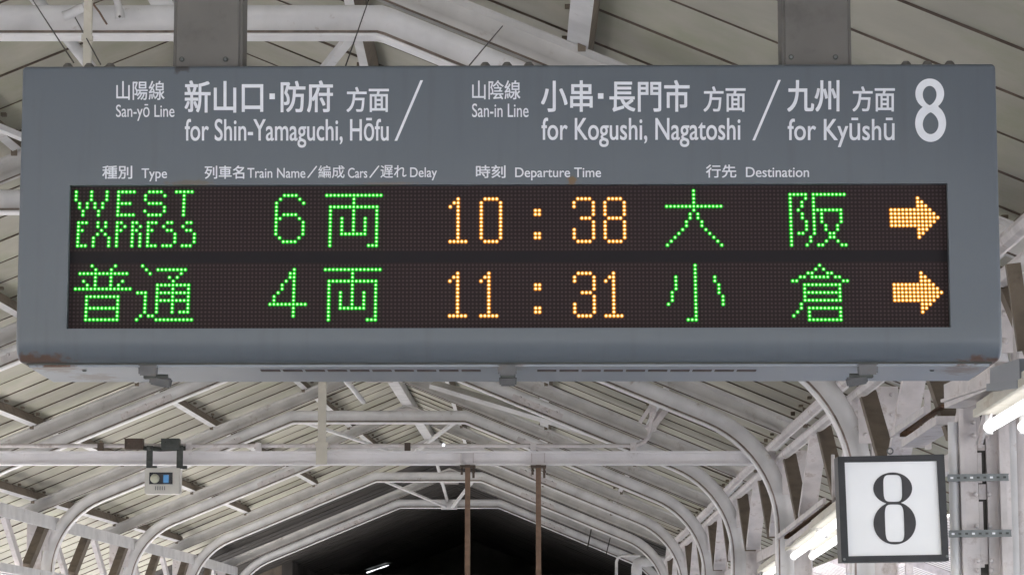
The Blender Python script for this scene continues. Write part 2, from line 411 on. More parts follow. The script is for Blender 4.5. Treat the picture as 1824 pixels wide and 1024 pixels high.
# ------------------------------------------------------------------ flat-plane V braces
def brace(i, sg, label):
    y0, y1 = TY[i], TY[i + 1]
    a = Vector(((TBL[i] + .12) if sg < 0 else (TBR[i] - .12), y0 + .03, TH[i] + .02)); e = Vector((midx(y1) + sg * .05, y1 - .04, TH[i + 1] + .02))
    b = MB(); b.beam(a, e, .045, .03); tag(b.build('cross_brace', M['white']), label, 'brace', 'thin braces between the flat truss tops')
brace(0, -1, "thin white brace behind the board running from the nearest truss's left bend")
brace(0, 1, "thin white brace under the nearest truss, right of the board's left hanger")
brace(4, -1, "thin white brace slanting left of centre just above the level crossbeam")
brace(4, 1, "thin white brace slanting right of centre just above the level crossbeam")
brace(6, -1, "thin white brace on the left of the last flat truss top, over the black opening")
brace(6, 1, "thin white brace on the right of the last flat truss top, beside the brown rods")
b = MB(); b.box((midx(44.5), 44.43, 2.74), (.26, .03, .16)); b.beam((midx(44.5) - .03, 44.4, 2.8), (midx(40) + .1, 40.2, 3.1), .04, .04)
tag(b.build('gusset_plate', M['white']), "white joint plate at the middle of the farthest truss where thin braces meet", 'plate')
# pale plank slung under the right slope
b = MB(); b.beam(P(770, 684, 29.6), P(1118, 789, 29.0), .16, .05, Vector((SL, -.6, 1)).normalized())
tag(b.build('cable_trough', M['white']), "pale smooth trough slanting under the right slope below the board's middle latch", 'trough')

# ------------------------------------------------------------------ level crossbeam with rods, conduit, sensor
Yb = 21.32
zt, zb = P(0, 803, Yb).z, P(0, 827, Yb).z
loc = (P(700, 815, Yb).x, Yb, zb)
t = thing('crossbeam', "level white steel crossbeam spanning between the curved legs below the board", 'beam', loc)
xl, xr = BL(Yb) - SPAN + .1, BR(Yb) + SPAN + .02
b = MB(); hh = zt - zb
b.box(((xl + xr) / 2, Yb + .05, (zt + zb) / 2), (xr - xl, .012, hh - .02)); b.box(((xl + xr) / 2, Yb + .05, zt - .006), (xr - xl, .11, .012)); b.box(((xl + xr) / 2, Yb + .05, zb + .005), (xr - xl, .11, .012))
shift(b, loc).build('beam_body', M['beamw'], t)
for u0, u1 in ((821, 843), (947, 970)):
    for u in (u0, u1):
        b = MB(); x = P(u, 815, Yb).x; b.box((x, Yb + .02, (zt + zb) / 2), (.008, .05, hh - .03)); shift(b, loc).build('stiffener', M['white2'], t)
for u, lab in ((833, "left brown hanging rod clamped under the level crossbeam"), (959, "right brown hanging rod clamped under the level crossbeam")):
    x = P(u, 850, Yb - .02).x; l2 = (x, Yb - .02, zb)
    r = thing('hanging_rod', lab, 'rod', l2, 'brown rods hanging from the crossbeam')
    b = MB(); b.box((x, Yb - .02, (zb - .004 + .45) / 2), (.04, .028, zb - .004 - .45)); b.box((x, Yb - .02, .45), (.12, .03, .03)); shift(b, l2).build('rod', M['rod'], r)
    b = MB(); b.box((x, Yb + .02, zb - .016), (.12, .13, .018)); b.box((x - .045, Yb - .03, zb - .05), (.018, .03, .06)); b.box((x + .045, Yb - .03, zb - .06), (.018, .03, .09))
    b.dome((x - .045, Yb - .045, zb - .05), .014, .02, (0, -1, 0), 6); b.dome((x + .045, Yb - .045, zb - .06), .014, .02, (0, -1, 0), 6)
    shift(b, l2).build('clamp', M['rustbox'], r)
# cream vertical post on the crossbeam
x = P(573, 750, 21.15).x; b = MB(); b.box((x, 21.2, (zb + 2.80) / 2 + .0), (.062, .05, 2.80 - zb)); b.box((x, 21.17, zb + .06), (.085, .012, .14)); b.box((x, 21.17, zt + .04), (.10, .02, .03))
tag(b.build('hanger_post', M['cream']), "cream square post rising from the crossbeam to the board's underside", 'post')
# conduit
zc = P(0, 793.5, 21.25).z
l2 = (P(600, 793, 21.25).x, 21.25, zc)
t2 = thing('long_conduit', "thin brownish conduit pipe along the top of the crossbeam, bent upward at its right end", 'pipe', l2)
pts = [Vector((xl, 21.25, zc)), Vector((P(1100, 793, 21.25).x, 21.25, zc))] + [P(u, v, 21.25 + .02 * k) for k, (u, v) in enumerate([(1125, 793), (1138, 791), (1148, 786), (1155, 777), (1158, 766), (1160, 750), (1163, 735)])]
b = MB(); b.tube(pts, .016, 8); shift(b, l2).build('pipe', M['white2'], t2, 60)
for u in (180, 337, 461, 726, 950, 1128):
    p = P(u, 796, 21.25); b = MB(); b.box((p.x, 21.23, zc - .01), (.045, .045, .06)); shift(b, l2).build('clip', M['rustbox'] if u in (180, 726) else M['white2'], t2)
b = MB(); b.beam((P(590, 799, 21.3).x, 21.3, zt + .022), (P(725, 797, 21.3).x, 21.3, zt + .034), .02, .02); b.beam((P(755, 797, 21.3).x, 21.3, zt + .034), (P(862, 799, 21.3).x, 21.3, zt + .022), .02, .02)
shift(b, l2).build('strap', M['white2'], t2)
# hanger bracket where the conduit turns up
p = P(1163, 742, 21.6); b = MB(); b.box(p, (.05, .12, .22)); b.beam(P(1140, 752, 21.5), P(1160, 722, 21.5), .05, .03); b.beam(P(1156, 765, 21.5), P(1184, 728, 21.6), .06, .05)
tag(b.build('hanger_bracket', M['white2']), "white bracket under the right slope where the conduit turns up", 'bracket')
p = P(790, 792, 21.1); b = MB(); b.dome(p, .012, .02, (0, -1, 0), 10)  # small emissive dome marking a bright dot
tag(b.build('glowing_dot', M['spot'], None, 60), "tiny glowing bluish dot on the conduit above the crossbeam's middle", 'lamp')
# sensor box
Ys = 21.08
c = P(289, 856, Ys); l2 = tuple(c)
t3 = thing('platform_sensor', "small white sensor box with round lens and blue display hung on the crossbeam", 'sensor box', l2)
px = Ys / F * 1.003
def sx(u): return P(u, 850, Ys).x
def sz(v): return P(289, v, Ys).z
b = MB(); b.box((c.x, Ys + .07, c.z), (sx(320) - sx(257), .14, sz(833) - sz(879)));
o = shift(b, l2).build('casing', M['devbox'], t3)
bm = bmesh.new(); bm.from_mesh(o.data); bmesh.ops.bevel(bm, geom=bm.edges[:], offset=.008, segments=2, affect='EDGES'); bm.to_mesh(o.data); bm.free()
b = MB(); b.box(((sx(266) + sx(307.5)) / 2, Ys - .003, (sz(841) + sz(862)) / 2), (sx(307.5) - sx(266), .008, sz(841) - sz(862))); w_ = shift(b, l2).build('window', M['glassdk'], t3)
b = MB(); b.dome((sx(276), Ys - .007, sz(852)), 8.2 * px, .03, (0, -1, 0), 18); o = shift(b, l2).build('lens', M['lens'], t3, 60)
b = MB(); b.box((sx(296), Ys - .008, sz(852.5)), (9.5 * px, .004, 14 * px)); shift(b, l2).build('display', M['lcd'], t3)
b = MB()
for k in range(5): b.box((sx(277.5 + 4 * k), Ys - .002, sz(869)), (1.6 * px, .005, 7 * px))
shift(b, l2).build('speaker_grille', M['galv'], t3)
for u in (264, 318):
    b = MB(); b.box((sx(u), Ys + .06, (sz(792) + sz(833)) / 2), (11 * px, .016, sz(792) - sz(833))); b.box((sx(u + 9), Ys + .07, sz(831)), (8 * px, .03, 6 * px)); b.dome((sx(u), Ys + .05, sz(797)), .018, .02, (0, -1, 0), 8)
    shift(b, l2).build('bracket_arm', M['dkgrey'], t3)
b = MB(); b.tube([(sx(250), Ys + .15, sz(795)), (sx(280), Ys + .15, sz(797)), (sx(330), Ys + .15, sz(795))], .017, 8); shift(b, l2).build('clamp_bar', M['dkgrey'], t3, 60)
for u, v, m, lab in ((239.5, 791, 'rustbox', "rusty dark junction box on the crossbeam left of the sensor"), (304.5, 791, 'dkgrey', "dark grey junction box on the crossbeam above the sensor")):
    p = P(u, v, 21.16); b = MB(); b.box(p, (32 * px, .1, 19 * px)); b.box(p + Vector((0, -.05, .6 * 18 * px * .8)), (33 * px, .012, .008)); b.dome(p + Vector((-.04, -.05, .01)), .008, .008, (0, -1, 0), 6)
    tag(b.build('junction_box', M[m]), lab, 'junction box', 'junction boxes on the crossbeam')

# ------------------------------------------------------------------ departure board
BA = R(.7)
ex = Vector((math.cos(BA), -math.sin(BA), 0)); nn = Vector((-math.sin(BA), -math.cos(BA), 0))    # nn faces the camera
B0 = Vector((-.009, 7.2, 0))
board = bpy.data.objects.new('departure_board', None); COL.objects.link(board); board.location = (B0.x, B0.y, 0); board.rotation_euler = (0, 0, -BA)
tag(board, "wide grey departure board with white lettering and two rows of lit dot characters", 'departure board')
def bp(u, v, back=0.0):               # photo pixel -> (x, z) on the board plane, `back` metres behind its face
    r = ray(u, v); o = B0 - nn * back; k = o.dot(nn) / r.dot(nn); p = r * k
    q = p - B0; return q.dot(ex), p.z
# local frame of the board: x along ex, y away from the camera, z up
XL, XR = bp(27.5, 600)[0], bp(1786, 600)[0]
ZTOP, ZBOT = bp(912, 115.5)[1], bp(912, 641)[1]
DEP = .46
px0, px1 = bp(121.5, 456)[0], bp(1690.5, 456)[0]; pz1, pz0 = bp(912, 328.5)[1], bp(912, 584)[1]
mh = bpy.data.materials.new('board_grey_paint'); mh.use_nodes = True
N, L = mh.node_tree.nodes, mh.node_tree.links
pb = N["Principled BSDF"]; pb.inputs["Roughness"].default_value = .42
tc = N.new("ShaderNodeTexCoord"); nz = N.new("ShaderNodeTexNoise"); nz.inputs["Scale"].default_value = 3; nz.inputs["Detail"].default_value = 6; L.new(tc.outputs["Object"], nz.inputs["Vector"])
cr = N.new("ShaderNodeMix"); cr.data_type = 'RGBA'; cr.inputs[6].default_value = (.098, .115, .138, 1); cr.inputs[7].default_value = (.116, .134, .157, 1); L.new(nz.outputs[0], cr.inputs[0])
cur = cr.outputs[2]
def stain(cx, cz, rx, rz, col, amt, ax=2):  # worn / rusty patch with its own place on the board
    global cur
    mp = N.new("ShaderNodeMapping"); mp.vector_type = 'POINT'
    lo, sc = [-cx / rx, 0, 0], [1 / rx, 0, 0]; lo[ax] = -cz / rz; sc[ax] = 1 / rz
    mp.inputs["Location"].default_value = lo; mp.inputs["Scale"].default_value = sc
    L.new(tc.outputs["Object"], mp.inputs["Vector"])
    ln = N.new("ShaderNodeVectorMath"); ln.operation = 'LENGTH'; L.new(mp.outputs[0], ln.inputs[0])
    n2 = N.new("ShaderNodeTexNoise"); n2.inputs["Scale"].default_value = 45; n2.inputs["Detail"].default_value = 7; L.new(tc.outputs["Object"], n2.inputs["Vector"])
    ad = N.new("ShaderNodeMath"); ad.operation = 'MULTIPLY_ADD'; ad.inputs[1].default_value = 2.2; ad.inputs[2].default_value = -1.1; L.new(n2.outputs[0], ad.inputs[0])
    sm = N.new("ShaderNodeMath"); sm.operation = 'ADD'; L.new(ln.outputs["Value"], sm.inputs[0]); L.new(ad.outputs[0], sm.inputs[1])
    mr = N.new("ShaderNodeMapRange"); mr.inputs[1].default_value = 1.0; mr.inputs[2].default_value = .45; mr.inputs[3].default_value = 0; mr.inputs[4].default_value = amt; L.new(sm.outputs[0], mr.inputs[0])
    mm = N.new("ShaderNodeMix"); mm.data_type = 'RGBA'; mm.inputs[7].default_value = (*col, 1); L.new(mr.outputs[0], mm.inputs[0]); L.new(cur, mm.inputs[6]); cur = mm.outputs[2]
# faint runs of dirt down the paint
vm = N.new("ShaderNodeMapping"); vm.inputs["Scale"].default_value = (26, 1, 1.6); L.new(tc.outputs["Object"], vm.inputs["Vector"])
ns = N.new("ShaderNodeTexNoise"); ns.inputs["Scale"].default_value = 1.0; ns.inputs["Detail"].default_value = 6; L.new(vm.outputs[0], ns.inputs["Vector"])
ms_ = N.new("ShaderNodeMapRange"); ms_.inputs[1].default_value = .55; ms_.inputs[2].default_value = .8; ms_.inputs[3].default_value = 0; ms_.inputs[4].default_value = .32; L.new(ns.outputs[0], ms_.inputs[0])
mm_ = N.new("ShaderNodeMix"); mm_.data_type = 'RGBA'; mm_.inputs[7].default_value = (.075, .08, .088, 1); L.new(ms_.outputs[0], mm_.inputs[0]); L.new(cur, mm_.inputs[6]); cur = mm_.outputs[2]
RUST, SOOT = (.11, .05, .025), (.045, .042, .042)
for (u, v, ru, rv, c, a) in ((62, 640, 70, 13, RUST, .8), (1755, 642, 55, 11, RUST, .9), (1018, 322, 9, 10, (.16, .09, .03), .85), (322, 122, 16, 11, SOOT, .9), (340, 326, 60, 6, (.13, .10, .06), .6), (690, 327, 60, 4, (.15, .12, .08), .5)):
    x, z = bp(u, v); stain(x, z, ru * .00149, rv * .00149, c, a)
L.new(cur, pb.inputs["Base Color"])
n4 = N.new("ShaderNodeTexNoise"); n4.inputs["Scale"].default_value = 420; L.new(tc.outputs["Object"], n4.inputs["Vector"])
b4 = N.new("ShaderNodeBump"); b4.inputs["Strength"].default_value = .12; b4.inputs["Distance"].default_value = .001; L.new(n4.outputs[0], b4.inputs["Height"]); L.new(b4.outputs[0], pb.inputs["Normal"])
M['bpanel'] = bpm = bpy.data.materials.new('lit_underside_grey'); bpm.use_nodes = True
N, L = bpm.node_tree.nodes, bpm.node_tree.links; pb = N["Principled BSDF"]; pb.inputs["Roughness"].default_value = .32
tc = N.new("ShaderNodeTexCoord"); nz = N.new("ShaderNodeTexNoise"); nz.inputs["Scale"].default_value = 4; nz.inputs["Detail"].default_value = 6; L.new(tc.outputs["Object"], nz.inputs["Vector"])
cr = N.new("ShaderNodeMix"); cr.data_type = 'RGBA'; cr.inputs[6].default_value = (.21, .235, .275, 1); cr.inputs[7].default_value = (.27, .29, .335, 1); L.new(nz.outputs[0], cr.inputs[0]); cur = cr.outputs[2]  # lighter grey: the floor's light on the underside is in the colour
stain(XL + .09, .10, .07, .10, RUST, .95, 1); stain(XL + .16, .32, .07, .12, RUST, .8, 1); stain(XR - .09, .16, .06, .12, RUST, .9, 1); stain(.0, .1, .05, .08, RUST, .5, 1)
L.new(cur, pb.inputs["Base Color"])

bm = bmesh.new()
xs, zs = [XL, px0, px1, XR], [ZBOT, pz0, pz1, ZTOP]
g = {}
for i, x in enumerate(xs):
    for k, z in enumerate(zs): g[i, k] = bm.verts.new((x, 0, z))
bk = {}
for i, x in enumerate(xs):
    for k in (0, 3): bk[i, k] = bm.verts.new((x, DEP, zs[k]))
for k in (1, 2):
    for i in (0, 3): bk[i, k] = bm.verts.new((xs[i], DEP, zs[k]))
for i in range(3):
    for k in range(3):
        if (i, k) != (1, 1): bm.faces.new((g[i, k], g[i + 1, k], g[i + 1, k + 1], g[i, k + 1]))
for i in range(3):
    bm.faces.new((g[i, 0], bk[i, 0], bk[i + 1, 0], g[i + 1, 0])); bm.faces.new((g[i, 3], g[i + 1, 3], bk[i + 1, 3], bk[i, 3]))
for k in range(3):
    bm.faces.new((g[0, k], g[0, k + 1], bk[0, k + 1], bk[0, k])); bm.faces.new((g[3, k], bk[3, k], bk[3, k + 1], g[3, k + 1]))
bm.faces.new([bk[0, 0], bk[0, 1], bk[0, 2], bk[0, 3], bk[1, 3], bk[2, 3], bk[3, 3], bk[3, 2], bk[3, 1], bk[3, 0], bk[2, 0], bk[1, 0]])
RV = .022
iv = [bm.verts.new((x, RV + .003, z)) for x, z in ((px0, pz0), (px1, pz0), (px1, pz1), (px0, pz1))]
fr = [g[1, 1], g[2, 1], g[2, 2], g[1, 2]]
for a in range(4): bm.faces.new((fr[a], fr[(a + 1) % 4], iv[(a + 1) % 4], iv[a]))
bmesh.ops.recalc_face_normals(bm, faces=bm.faces)
bm.edges.ensure_lookup_table()
def along(e, t): return all(t(v.co) for v in e.verts)
e1 = [e for e in bm.edges if along(e, lambda c: abs(c.z - ZBOT) < 1e-5 and abs(c.y) < 1e-5)]
bmesh.ops.bevel(bm, geom=e1, offset=.058, segments=8, profile=.5, affect='EDGES')
e2 = [e for e in bm.edges if (along(e, lambda c: abs(c.x - XL) < 1e-5) or along(e, lambda c: abs(c.x - XR) < 1e-5) or along(e, lambda c: abs(c.z - ZTOP) < 1e-5)) and len(e.link_faces) == 2 and e.calc_face_angle(0) > R(60)]
bmesh.ops.bevel(bm, geom=e2, offset=.012, segments=4, profile=.5, affect='EDGES')
me = bpy.data.meshes.new('housing'); bm.to_mesh(me); bm.free(); me.materials.append(mh)
me.polygons.foreach_set("use_smooth", [True] * len(me.polygons)); me.set_sharp_from_angle(angle=R(32))
hs = bpy.data.objects.new('housing', me); COL.objects.link(hs); hs.parent = board
# underside access panel
b = MB(); b.box(((XL + XR) / 2, .068 + (DEP - .09) / 2, ZBOT - .004), (XR - XL - .05, DEP - .09, .012)); ap = b.build('access_panel', M['bpanel'], board)
b = MB(); b.box(((XL + XR) / 2, .063, ZBOT - .001), (XR - XL - .04, .008, .006)); b.build('panel_seam', M['dkgrey'], board)
def under(u, v):                      # point on the underside plane
    r = ray(u, v); k = (ZBOT - .010) / r.z; p = r * k - B0; return p.dot(ex), -p.dot(nn)
for u0, u1 in ((465, 862), (957, 1352)):
    b = MB(); n_ = 10
    for k in range(n_):
        ua = u0 + (u1 - u0) * k / n_; ub = ua + (u1 - u0) / n_ * .86
        xa, ya = under(ua, 659.5); xb, _ = under(ub, 659.5); b.box(((xa + xb) / 2, ya, ZBOT - .0105), (xb - xa, .035, .003))  # dark strips stand for the open slots
    b.build('vent_slots', mat('vent_slot_dark', (.09, .065, .06), .8, var=.5, scale=30), board)
for u in (250, 1660):
    xa, ya = under(u if u < 900 else 1660, 659); b = MB(); b.dome((xa - (.15 if u < 900 else 0), ya, ZBOT - .010), .007, .004, (0, 0, -1), 8); b.build('screw', M['dkgrey'], board)
# latches
M['latch'] = mat('latch_steel', (.13, .13, .135), .42, .4, var=.25, scale=25, dirt=(.12, .09, .07), dirt_amt=.5, dirt_scale=25)
for u0, w0, u1, w1, tilt in ((257, 36, 278, 42, .20), (903, 35, 904, 32, 0), (1551, 38, 1533, 40, -.20)):
    x0, _ = bp(u0, 650); x1, _ = bp(u1, 672); k = .00147
    o = None
    for part, (xx, w_, yy, zz, dy, dz, rx) in enumerate(((x0, w0 * k, .074, -.016, .016, .032, 12), (x1, w1 * k, .088, -.046, .014, .026, 18))):
        bm = bmesh.new(); bmesh.ops.create_cube(bm, size=1)
        for v in bm.verts: v.co = Vector((v.co.x * w_ * (1 if v.co.z > 0 else .94), v.co.y * dy, v.co.z * dz))
        bmesh.ops.bevel(bm, geom=bm.edges[:], offset=.004, segments=2, affect='EDGES')
        Mr = Matrix.Rotation(tilt * (1 if part else .25), 3, 'Y') @ Matrix.Rotation(R(rx), 3, 'X')
        for v in bm.verts: v.co = Mr @ v.co + Vector((xx, yy, ZBOT + zz))
        me = bpy.data.meshes.new('latch'); bm.to_mesh(me); bm.free(); me.materials.append(M['latch'])
        q = bpy.data.objects.new('latch' if o is None else 'hasp', me); COL.objects.link(q); q.parent = board if o is None else o; o = o or q
    b = MB(); b.box(((x0 + x1) / 2 - tilt * .06, .092, ZBOT - .020), (.034, .03, .036)); b.tube([(x1 - .02, .084, ZBOT - .033), (x1 + .02, .084, ZBOT - .033)], .006, 8); b.build('hinge_pin', M['dkgrey'], o)
# bolts along the top
for us in ((117, 155, 193), (864, 903, 942), (1617, 1655, 1695)):
    for u in us:
        b = MB(); x, _ = bp(u, 113); b.dome((x, .035, ZTOP - .001), .015, .017, (0, 0, 1), 10); b.build('top_bolt', M['post'], board, 60)
# hanger posts
for u0, u1 in ((308, 431), (1393, 1517)):
    x0, x1 = bp(u0, 113, .04)[0], bp(u1, 113, .04)[0]
    bm = bmesh.new(); bmesh.ops.create_cube(bm, size=1)
    for v in bm.verts: v.co = Vector(((x0 + x1) / 2 + v.co.x * (x1 - x0), .10 + v.co.y * .13, (ZTOP - .02 + 3.25) / 2 + v.co.z * (3.25 - ZTOP + .02)))
    bmesh.ops.bevel(bm, geom=bm.edges[:], offset=.010, segments=3, affect='EDGES')
    me = bpy.data.meshes.new('hanger_column'); bm.to_mesh(me); bm.free(); me.materials.append(M['post'])
    o = bpy.data.objects.new('hanger_column', me); COL.objects.link(o); o.parent = board
    for uu in (u0 + 16, u1 - 29):
        x, z = bp(uu, 106.5 if u0 < 900 else 102.5, .035); b = MB(); b.dome((x, .031, z), .004, .004, (0, -1, 0), 10); b.tube([(x, .037, z), (x, .0315, z)], .0075, 10, mi=1); b.build('screw', [M['galv'], M['dkgrey']], o, 50)

# ---- display panel with its grid of unlit dots
PIT = 6.893
LB = RV - .004                        # LED plane depth behind the face
def led_px(c, r, line): # photo pixel of a dot
    x = 133.4 + PIT * c; y = (340.6 if line == 0 else 472.9) + 6.88 * r
    cx = 906; s = 1 + (y - 390) * 6.4e-5 * 1.0
    return cx + (x - cx) * s, y - (x - cx) * .0020 * (1 - (y - 340) / 240)
md = bpy.data.materials.new('led_panel_black'); md.use_nodes = True
N, L = md.node_tree.nodes, md.node_tree.links; pb = N["Principled BSDF"]; pb.inputs["Roughness"].default_value = .6; pb.inputs["Specular IOR Level"].default_value = .12
tc = N.new("ShaderNodeTexCoord"); sp = N.new("ShaderNodeSeparateXYZ"); L.new(tc.outputs["Object"], sp.inputs[0])
lx0, lz0 = bp(*led_px(0, 0, 0), LB); lx1, _ = bp(*led_px(200, 0, 0), LB); pit = (lx1 - lx0) / 200
_, lz1 = bp(906, led_px(112, 14, 0)[1], LB); _, lz0 = bp(906, led_px(112, 0, 0)[1], LB); pitz = (lz0 - lz1) / 14
def mth(op, a, b_=None, c_=None):
    n = N.new("ShaderNodeMath"); n.operation = op
    for i, q in enumerate((a, b_, c_)):
        if q is None: continue
        if isinstance(q, (int, float)): n.inputs[i].default_value = q
        else: L.new(q, n.inputs[i])
    return n.outputs[0]
fx = mth('SUBTRACT', mth('FRACT', mth('DIVIDE', mth('SUBTRACT', sp.outputs[0], lx0 - pit * 40.5), pit)), .5)
fz = mth('SUBTRACT', mth('FRACT', mth('DIVIDE', mth('SUBTRACT', sp.outputs[2], lz0 - pitz * 60.5), pitz)), .5)
dd = mth('SQRT', mth('ADD', mth('POWER', mth('ABSOLUTE', fx), 2.0), mth('POWER', mth('ABSOLUTE', fz), 2.0)))
mr = N.new("ShaderNodeMapRange"); mr.inputs[1].default_value = .36; mr.inputs[2].default_value = .18; L.new(dd, mr.inputs[0])
# the dark bar between the two rows carries no dots
_, za_ = bp(906, 447, LB); _, zb_ = bp(906, 467, LB)
bar = mth('MULTIPLY', mth('LESS_THAN', sp.outputs[2], za_), mth('GREATER_THAN', sp.outputs[2], zb_))
msk = mth('MULTIPLY', mr.outputs[0], mth('SUBTRACT', 1.0, bar))
nz = N.new("ShaderNodeTexNoise"); nz.inputs["Scale"].default_value = 2.2; L.new(tc.outputs["Object"], nz.inputs["Vector"])
ca = N.new("ShaderNodeMix"); ca.data_type = 'RGBA'; ca.inputs[6].default_value = (.021, .0150, .0155, 1); ca.inputs[7].default_value = (.028, .0185, .0195, 1); L.new(nz.outputs[0], ca.inputs[0])
cb = N.new("ShaderNodeMix"); cb.data_type = 'RGBA'; L.new(msk, cb.inputs[0]); L.new(ca.outputs[2], cb.inputs[6]); cb.inputs[7].default_value = (.058, .040, .042, 1)
cc = N.new("ShaderNodeMix"); cc.data_type = 'RGBA'; L.new(bar, cc.inputs[0]); L.new(cb.outputs[2], cc.inputs[6]); cc.inputs[7].default_value = (.018, .0155, .018, 1)
L.new(cc.outputs[2], pb.inputs["Base Color"])
b = MB(); b.box(((px0 + px1) / 2, RV + .02, (pz0 + pz1) / 2), (px1 - px0 + .01, .04, pz1 - pz0 + .01)); disp = b.build('display_panel', md, board)

def cols(s):
    out = []
    for q in s.split(','):
        if '-' in q: a, c = q.split('-'); out += range(int(a), int(c) + 1)
        else: out.append(int(q))
    return out
def rows(spec):                       # "0:1-3,5;1-3:4" -> dots
    dots = []
    for part in spec.split(';'):
        r, c = part.split(':')
        for rr in cols(r):
            for q in cols(c): dots.append((rr, q))
    return dots
LED = [
 ('g', 0, "green WEST EXPRESS", "0-2:0,4,8;3,4:1,3,5,7;5,6:2,6;0,6:11-15;1,2,4,5:11;3:11-14;0:19-22;1:18,23;2:18;3:19-22;4:23;5:18,23;6:19-22;0:26-30;1-6:28;"
  "8,14:1-3;9,11-13:1;10:1,2;8,9:6,8;10:7;11:6,8;12-14:5,9;8:11,12;9:11,13;10:11,12;11-14:11;8:15,16;9:15,17;10:15,16;11-14:15,17;8,14:19-21;9,11-13:19;10:19,20;"
  "8:24,25;9:23;10:24,25;11-13:26;14:23-25;8:29,30;9:28;10:29,30;11-13:31;14:28-30"),
 ('g', 0, "green 6 with the character for cars in the upper row", "1:54-57;2:53,58;3:52,59;4,5:52;6:52,54-57;7:52,53,58;8-11:52,59;12:53,58;13:54-57;1:65-79;2,3:72;4:66-78;5,6:66,72,78;7-10:66,69,72,75,78;11:66,69-75,78;12,13:66,78;14:66,76-78"),
 ('o', 0, "orange time 10:38", "2:99;3:98,99;4:97,99;5-12:99;13:97-101;2:106-109;3-12:105,110;13:106-109;5,6,11,12:119,120;2:130-133;3,4:129,134;5,6:134;7:131-133;8,9:134;10-12:129,134;13:130-133;2:138-141;3-6:137,142;7:138-141;8-12:137,142;13:138-141"),
 ('g', 0, "green destination of two characters in the upper row", "0-3:160;4:153-167;5:160;6,7:159,161;8,9:158,162;10:157,163;11:156,164;12:155,165;13:154,166;14:153,167;"
  "1:185-189,191-199;2:185,189,191;3,4:185,188,191;5:185,187,191-198;6,7:185,188,191,193,198;8:185,189,191,193,198;9,10:185,189,191,194,197;11:185,187,188,191,195,196;12:185,190,195,196;13:185,190,194,197;14:185,189,192,193,198,199"),
 ('o', 0, "orange arrow in the upper row", "2,12:218;3,11:218,219;4,10:218-220;5,9:211-221;6,8:211-222;7:211-223"),
 ('g', 1, "green train type of two characters in the lower row", "0:5,11;1:6,10;2:2-14;3:6,10;4:3,6,10,13;5:4,6,10,12;6:1-15;8:4-12;9,10:4,12;11:4-12;12,13:4,12;14:4-12;"
  "0:18;1:19,22-29;2:20,28;3:25,27;4:26;5:22-30;6:22,26,30;7:17-19,22-30;8:19,22,26,30;9:19,22-30;10,11:19,22,26,30;12:19,22,26,28-30;13:18,20,21;14:17,22-31"),
 ('g', 1, "green 4 with the character for cars in the lower row", "1:57;2,3:56,57;4:55,57;5,6:54,57;7:53,57;8,9:52,57;10:51-60;11-13:57;1:65-79;2,3:72;4:66-78;5,6:66,72,78;7-10:66,69,72,75,78;11:66,69-75,78;12,13:66,78;14:66,76-78"),
 ('o', 1, "orange time 11:31", "2:99;3:98,99;4:97,99;5-12:99;13:97-101;2:107;3:106,107;4:105,107;5-12:107;13:105-109;5,6,11,12:119,120;2:130-133;3,4:129,134;5,6:134;7:131-133;8,9:134;10-12:129,134;13:130-133;2:139;3:138,139;4:137,139;5-12:139;13:137-141"),
 ('g', 1, "green destination of two characters in the lower row", "0-13:160;14:158-160;3-6:155;7-9:154;10:153;3,4:165;5-7:166;8-10:167;"
  "0:192;1:191,193;2:189,190,194,195;3:187,188,190-194,196,197;4:185,186,198,199;5:188-197;6:188,197;7:188-197;8:188,197;9:188-197;10:187;11:187,189-197;12:186,189,197;13:185,189,197;14:189-197"),
 ('o', 1, "orange arrow in the lower row", "2,12:218;3,11:218,219;4,10:218-220;5,9:211-221;6,8:211-222;7:211-223"),
]
def split_chars(dots, line, k):
    top = [9.5, 17, 24]; low = [4, 10, 13.5, 18, 22, 27]
    cuts = {0: None, 1: [62], 2: [103, 113, 125, 135], 3: [176], 4: [], 5: [16.2], 6: [62], 7: [103, 113, 125, 135], 8: [176], 9: []}[k]
    out = {}
    for r, c in dots:
        cs = cuts if cuts is not None else (top if r < 7 else low)
        out.setdefault((cuts is None and r >= 7, sum(c > q for q in cs)), []).append((r, c))
    return [out[q] for q in sorted(out)]
for k_, (colr, line, lab, spec) in enumerate(LED):
    for chars in split_chars(set(rows(spec.strip(';'))), line, k_):
        b = MB()
        for r, c in chars:
            u, v = led_px(c, r, line); x, z = bp(u, v, LB); p = pit; n = 10; y0 = RV - .0015
            def ring(rad, y): return [Vector((x + rad * math.cos(2 * math.pi * j / n), y, z + rad * math.sin(2 * math.pi * j / n))) for j in range(n)]
            r3, r2, r1, r0 = ring(p * .66, y0), ring(p * .46, y0 - .001), ring(p * .24, y0 - .003), ring(p * .1, y0 - .004)
            b.sweep([r3, r2], 2, False); b.sweep([r2, r1], 1, False); b.sweep([r1, r0], 0, False); b.face(r0, 0)  # widest ring: halo of each dot as a dim glowing surface
        ms = [M['gc'], M['gl'], M['gr']] if colr == 'g' else [M['oc'], M['ol'], M['orr']]
        o = b.build('led_character', ms, board); o['label'] = "part of the lit dots, " + lab

